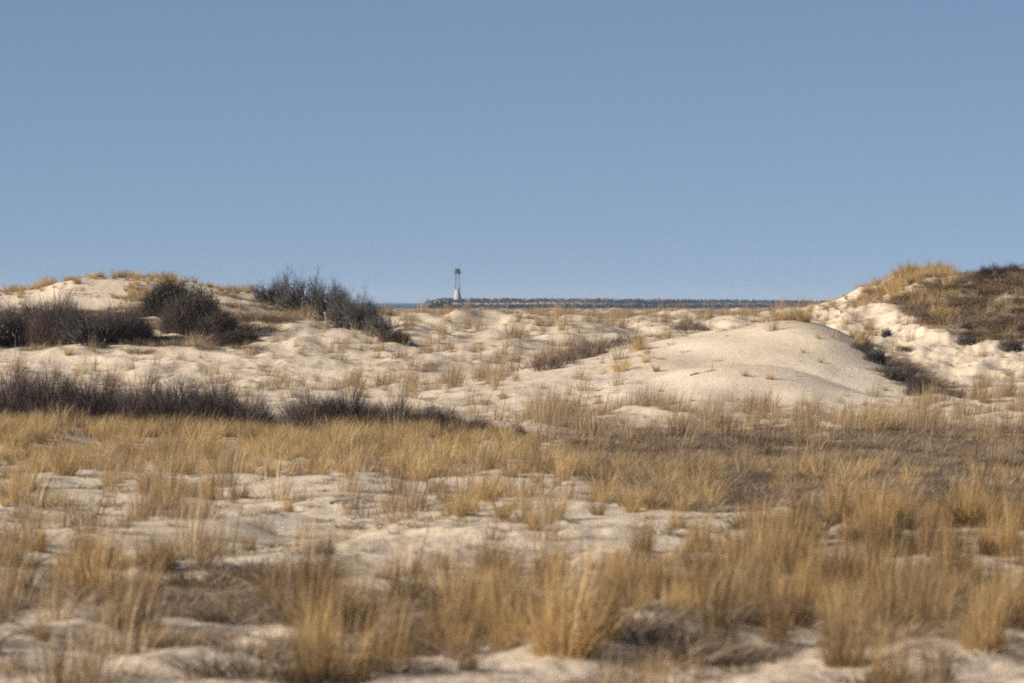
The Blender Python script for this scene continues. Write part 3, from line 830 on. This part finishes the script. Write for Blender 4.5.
# ------------------------------------------------------------------ driftwood
def stick(p, q, r, label, fork=None):
    a = np.array(at(*p)) + [0, 0, r]; b = np.array(at(*q)) + [0, 0, r]
    if p[1] == q[1]: b[1] = a[1]; b[2] = float(ground_z(b[:1], b[1:2])[0]) + r
    n = 6; pts = [a + (b - a) * t / n + np.array([0, 0, .008 * math.sin(t * 1.7)]) for t in range(n + 1)]
    segs = [(pts[i], pts[i + 1], r * (1 - i / n * .5), r * (1 - (i + 1) / n * .5)) for i in range(n)]
    if fork: 
        m = pts[n - 1]; segs.append((m, m + np.array(fork), r * .6, r * .2))
    V, pl = prism(segs); me = np_mesh('driftwood', V - a, pl)
    o = mobj('driftwood_stick', me, M['wood'], loc=a); tag(o, label, 'driftwood', 'driftwood sticks on the sand')
stick((690, 378), (716, 372), .016, 'forked grey stick lying on the flank of the smooth sand dune', (.04, 0, .25))
stick((1000, 397), (1040, 395), .04, 'straight grey stick on sand at the foot of the right bluff')
stick((330, 505), (372, 497), .012, 'thin dark stick on sand below the golden grass')

# ------------------------------------------------------------------ jetty and light tower
JD = 2800.0
def jetty_top(px):  # row of the crown
    return np.interp(px, [427, 440, 455, 620, 830, 1200], [299.5, 297.4, 297.0, 297.8, 299.6, 300.3])
def rocks(n, xs, ys, zs, sizes):
    # irregular boulders from a jittered icosphere-like octahedron subdivided once
    base = np.array([(1,0,0),(-1,0,0),(0,1,0),(0,-1,0),(0,0,1),(0,0,-1),
                     (.7,.7,0),(-.7,.7,0),(.7,-.7,0),(-.7,-.7,0),(.7,0,.7),(-.7,0,.7),(0,.7,.7),(0,-.7,.7),
                     (.7,0,-.7),(-.7,0,-.7),(0,.7,-.7),(0,-.7,-.7)], float)
    f = []
    E = {(0,2):6,(1,2):7,(0,3):8,(1,3):9,(0,4):10,(1,4):11,(2,4):12,(3,4):13,(0,5):14,(1,5):15,(2,5):16,(3,5):17}
    e = lambda a, b: E[(min(a,b),max(a,b))]
    for a, b, c in [(0,2,4),(2,1,4),(1,3,4),(3,0,4),(2,0,5),(1,2,5),(3,1,5),(0,3,5)]:
        ab, bc, ca = e(a,b), e(b,c), e(c,a)
        f += [(a,ab,ca),(ab,b,bc),(ca,bc,c),(ab,bc,ca)]
    f = np.array(f)
    Vs = base[None] * rng.uniform(.72, 1.15, (n, 18, 1)) * sizes[:, None, :]
    a = rng.uniform(0, np.pi, n); c, s = np.cos(a)[:, None], np.sin(a)[:, None]
    x = Vs[..., 0] * c - Vs[..., 1] * s; y = Vs[..., 0] * s + Vs[..., 1] * c
    V = np.stack([x + xs[:, None], y + ys[:, None], Vs[..., 2] + zs[:, None]], -1).reshape(-1, 3)
    F_ = (np.arange(n)[:, None, None] * 18 + f[None]).reshape(-1, 3)
    return V, F_
def build_jetty():
    root = empty('rock_jetty', ((640 - 512) / F * JD, JD, 0))
    tag(root, 'long low jetty of piled pale boulders with a dark wet foot on the horizon', 'jetty')
    off = np.array(root.location)
    def course(n, up, name, mat):
        px = 427 + (1300 - 427) * rng.uniform(0, 1, n)
        D = JD + (px - 427) * .9
        top = CAMZ + (HOR - jetty_top(px)) / F * D
        w = 6.0
        if up: u = rng.uniform(0, 1, n); z = top - .5 - u * top * .45; y = D + .5 - (top - z) * 2.4 - rng.uniform(0, 1.2, n)
        else: z = rng.uniform(-.10, .30, n) * top; y = D - 11 - rng.uniform(0, 6, n)
        x = (px - 512) / F * D
        s = rng.uniform(.5, 1.0, (n, 1)) * rng.uniform(.7, 1.2, (n, 3))
        if up: s[:, 2] *= .5
        keep = ~(up & (px < 450))
        V, f = rocks(int(keep.sum()), x[keep], y[keep], z[keep], s[keep])
        mobj(name, np_mesh(name, V - off, [f]), M[mat], root)
    course(6500, True, 'capstones', 'rock_top')
    course(6000, False, 'foot_rocks', 'rock_low')
    # dark round head of the jetty
    n = 150; px = rng.uniform(427, 450, n); x = (px - 512) / F * JD
    top = CAMZ + (HOR - jetty_top(px)) / F * JD
    z = rng.uniform(0, 1, n) * (top - 1.3); y = JD + rng.uniform(-6, 6, n)
    V, f = rocks(n, x, y, z, rng.uniform(.8, 1.6, (n, 3)))
    mobj('head_rocks', np_mesh('head_rocks', V - off, [f]), M['rock_low'], root)
    # solid core so no light leaks
    P = np.array([(x_, y_) for x_ in (430, 1300) for y_ in (0, 1)])
    vs = []
    for pxx in (430, 640, 830, 1300):
        D = JD + (pxx - 427) * .9; t = CAMZ + (HOR - float(jetty_top(pxx))) / F * D - 2.0
        for dy, z in ((-19, -3), (-2.0, t + .6), (2.0, t + .6), (9, -3)): vs.append(((pxx - 512) / F * D, D + dy, z))
    q = []
    for i in range(3):
        for k in range(3): q.append((i * 4 + k, i * 4 + k + 1, i * 4 + k + 5, i * 4 + k + 4))
    q += [(0, 3, 2, 1), (12, 13, 14, 15)]
    mobj('core', np_mesh('core', np.array(vs) - off, [np.array(q)]), M['rock_top'], root)
build_jetty()

def tube_mesh(name, pts_r, n=8):
    """lathe along z with (r, z) list"""
    V = []; q = []
    for r, z in pts_r:
        for k in range(n):
            a = 2 * math.pi * k / n + math.pi / n; V.append((r * math.cos(a), r * math.sin(a), z))
    for i in range(len(pts_r) - 1):
        for k in range(n): q.append((i * n + k, i * n + (k + 1) % n, (i + 1) * n + (k + 1) % n, (i + 1) * n + k))
    me = bpy.data.meshes.new(name)
    me.from_pydata(V, [], q + [tuple(range((len(pts_r) - 1) * n, len(pts_r) * n)), tuple(range(n))[::-1]]); me.update()
    return me
def bar(name, a, b, r, mat, parent):
    V, p = prism([(np.array(a, float), np.array(b, float), r, r)])
    V2, p2 = V, p
    return mobj(name, np_mesh(name, V2, p2), mat, parent)
def build_tower():
    m = F / JD                                    # px per metre
    zt = CAMZ + (HOR - 297.5) / m
    root = empty('light_tower', ((457.5 - 512) / m, JD, zt - 1.0))
    tag(root, 'slim skeleton light tower with a white foot and dark lantern on the jetty end', 'light tower')
    # white tapered concrete foot, 9 px tall
    mobj('foot', tube_mesh('foot', [(1.9, 0), (1.8, 1.2), (1.5, 2.6), (1.2, 4.2), (1.05, 5.0)], 12), M['white'], root)
    cap = mobj('foot_cap', tube_mesh('foot_cap', [(1.4, 5.0), (1.4, 5.25)], 12), M['white'], root)
    z0, z1 = 5.2, 12.6; a0, a1 = 1.15, .85
    def c(k, z):
        t = (z - z0) / (z1 - z0); a = a0 + (a1 - a0) * t
        return (a * (1, -1, -1, 1)[k % 4], a * (1, 1, -1, -1)[k % 4], z)
    for k in range(4): bar('leg', c(k, z0), c(k, z1), .19, M['steel'], root)
    segs = []
    lv = np.linspace(z0, z1, 5)
    for i in range(4):
        for k in range(4):
            segs.append((np.array(c(k, lv[i])), np.array(c(k + 1, lv[i + 1])), .05, .05))
            segs.append((np.array(c(k, lv[i + 1])), np.array(c(k + 1, lv[i + 1])), .05, .05))
    V, p = prism(segs); mobj('bracing', np_mesh('bracing', V, p), M['steel'], root)
    mobj('platform', tube_mesh('platform', [(1.9, 12.6), (1.9, 12.85)], 12), M['darkm'], root)
    lan = mobj('lantern', tube_mesh('lantern', [(1.45, 12.85), (1.45, 14.6), (1.6, 14.62), (.5, 15.2)], 8), M['darkm'], root)
    segs = []
    for k in range(10):
        a = 2 * math.pi * k / 10; p = np.array((1.8 * math.cos(a), 1.8 * math.sin(a), 12.85))
        b = 2 * math.pi * (k + 1) / 10; q = np.array((1.8 * math.cos(b), 1.8 * math.sin(b), 13.8))
        segs.append((p, p + (0, 0, .95), .05, .05)); segs.append((p + (0, 0, .95), q, .05, .05))
    V, pl = prism(segs); mobj('railing', np_mesh('railing', V, pl), M['darkm'], root)
    bar('antenna', (.9, 0, 14.5), (.9, 0, 17.6), .09, M['darkm'], root)
    bar('antenna', (-1.2, 0, 14.3), (-1.2, 0, 16.0), .08, M['darkm'], root)
build_tower()

# ------------------------------------------------------------------ sea air
def build_haze():
    m, nt, out = mat_new('sea_haze')
    v = N(nt, 'ShaderNodeVolumePrincipled'); v.inputs['Density'].default_value = 5.5e-5; v.inputs['Color'].default_value = (.68, .82, 1, 1)
    nt.links.new(v.outputs[0], out.inputs['Volume'])
    a, z0, z1 = 12600, -7.5, 24
    V = np.array([(x, y, z) for z in (z0, z1) for x, y in ((-a, -a), (a, -a), (a, a), (-a, a))], float)
    q = np.array([(0, 3, 2, 1), (4, 5, 6, 7), (0, 1, 5, 4), (1, 2, 6, 5), (2, 3, 7, 6), (3, 0, 4, 7)])
    o = mobj('haze', np_mesh('haze', V, [q]), m); tag(o, 'thin pale sea haze over the dunes and the water', 'haze', kind='stuff')
build_haze()

# ------------------------------------------------------------------ sky, sun, camera
SUN_EL = math.radians(26); SUN_AZ = math.radians(-110)     # azimuth from +Y (view), negative = left; beyond 90 = behind the camera
w = bpy.data.worlds.new('World'); scene.world = w; w.use_nodes = True
nt = w.node_tree; nt.nodes.clear()
wo = N(nt, 'ShaderNodeOutputWorld'); bg = N(nt, 'ShaderNodeBackground'); bg.inputs[1].default_value = .07
sky = N(nt, 'ShaderNodeTexSky', sky_type='NISHITA'); sky.sun_disc = False
sky.sun_elevation = SUN_EL; sky.sun_rotation = SUN_AZ; sky.air_density = 1.0; sky.dust_density = .2; sky.ozone_density = 3.0
tc = N(nt, 'ShaderNodeTexCoord'); sx = N(nt, 'ShaderNodeSeparateXYZ'); cx = N(nt, 'ShaderNodeCombineXYZ')
nt.links.new(tc.outputs['Generated'], sx.inputs[0])
# the clear winter air: the band just over the horizon shows the blue of a higher sky
ma = N(nt, 'ShaderNodeMath', operation='MULTIPLY_ADD'); ma.inputs[1].default_value = 2.2; ma.inputs[2].default_value = .16
nt.links.new(sx.outputs[2], ma.inputs[0])
nt.links.new(sx.outputs[0], cx.inputs[0]); nt.links.new(sx.outputs[1], cx.inputs[1]); nt.links.new(ma.outputs[0], cx.inputs[2])
nm = N(nt, 'ShaderNodeVectorMath', operation='NORMALIZE'); nt.links.new(cx.outputs[0], nm.inputs[0])
nt.links.new(nm.outputs[0], sky.inputs[0])
tint = N(nt, 'ShaderNodeMix', data_type='RGBA', blend_type='MULTIPLY'); tint.inputs['Factor'].default_value = 1
nt.links.new(sky.outputs[0], tint.inputs['A']); tint.inputs['B'].default_value = (1.17, 1.04, 1.01, 1)
nt.links.new(tint.outputs['Result'], bg.inputs[0]); nt.links.new(bg.outputs[0], wo.inputs[0])

sl = bpy.data.lights.new('sun', 'SUN'); sl.energy = 5.0; sl.angle = math.radians(.5); sl.color = (1, .90, .76)
so = bpy.data.objects.new('sun', sl); link(so)
from mathutils import Vector
dirv = Vector((math.sin(SUN_AZ) * math.cos(SUN_EL), math.cos(SUN_AZ) * math.cos(SUN_EL), math.sin(SUN_EL)))
so.rotation_euler = dirv.to_track_quat('Z', 'Y').to_euler()

cam = bpy.data.cameras.new('camera'); co = bpy.data.objects.new('camera', cam); link(co); scene.camera = co
cam.sensor_width = 36; cam.lens = F * 36 / W
co.location = (0, 0, CAMZ); co.rotation_euler = (math.radians(90) - math.atan((H / 2 - HOR) / F), 0, 0)
cam.clip_start = 1; cam.clip_end = 40000
cam.dof.use_dof = True; cam.dof.focus_distance = 175; cam.dof.aperture_fstop = cam.lens / 1000 / .040

scene.render.engine = 'CYCLES'
scene.cycles.use_denoising = False      # keep the fine stems; what is left reads as sensor grain
scene.cycles.pixel_filter_type = 'BLACKMAN_HARRIS'; scene.cycles.filter_width = 1.9
scene.render.resolution_x = W; scene.render.resolution_y = H
scene.view_settings.view_transform = 'Standard'; scene.view_settings.look = 'None'
scene.view_settings.exposure = .63; scene.view_settings.gamma = 1
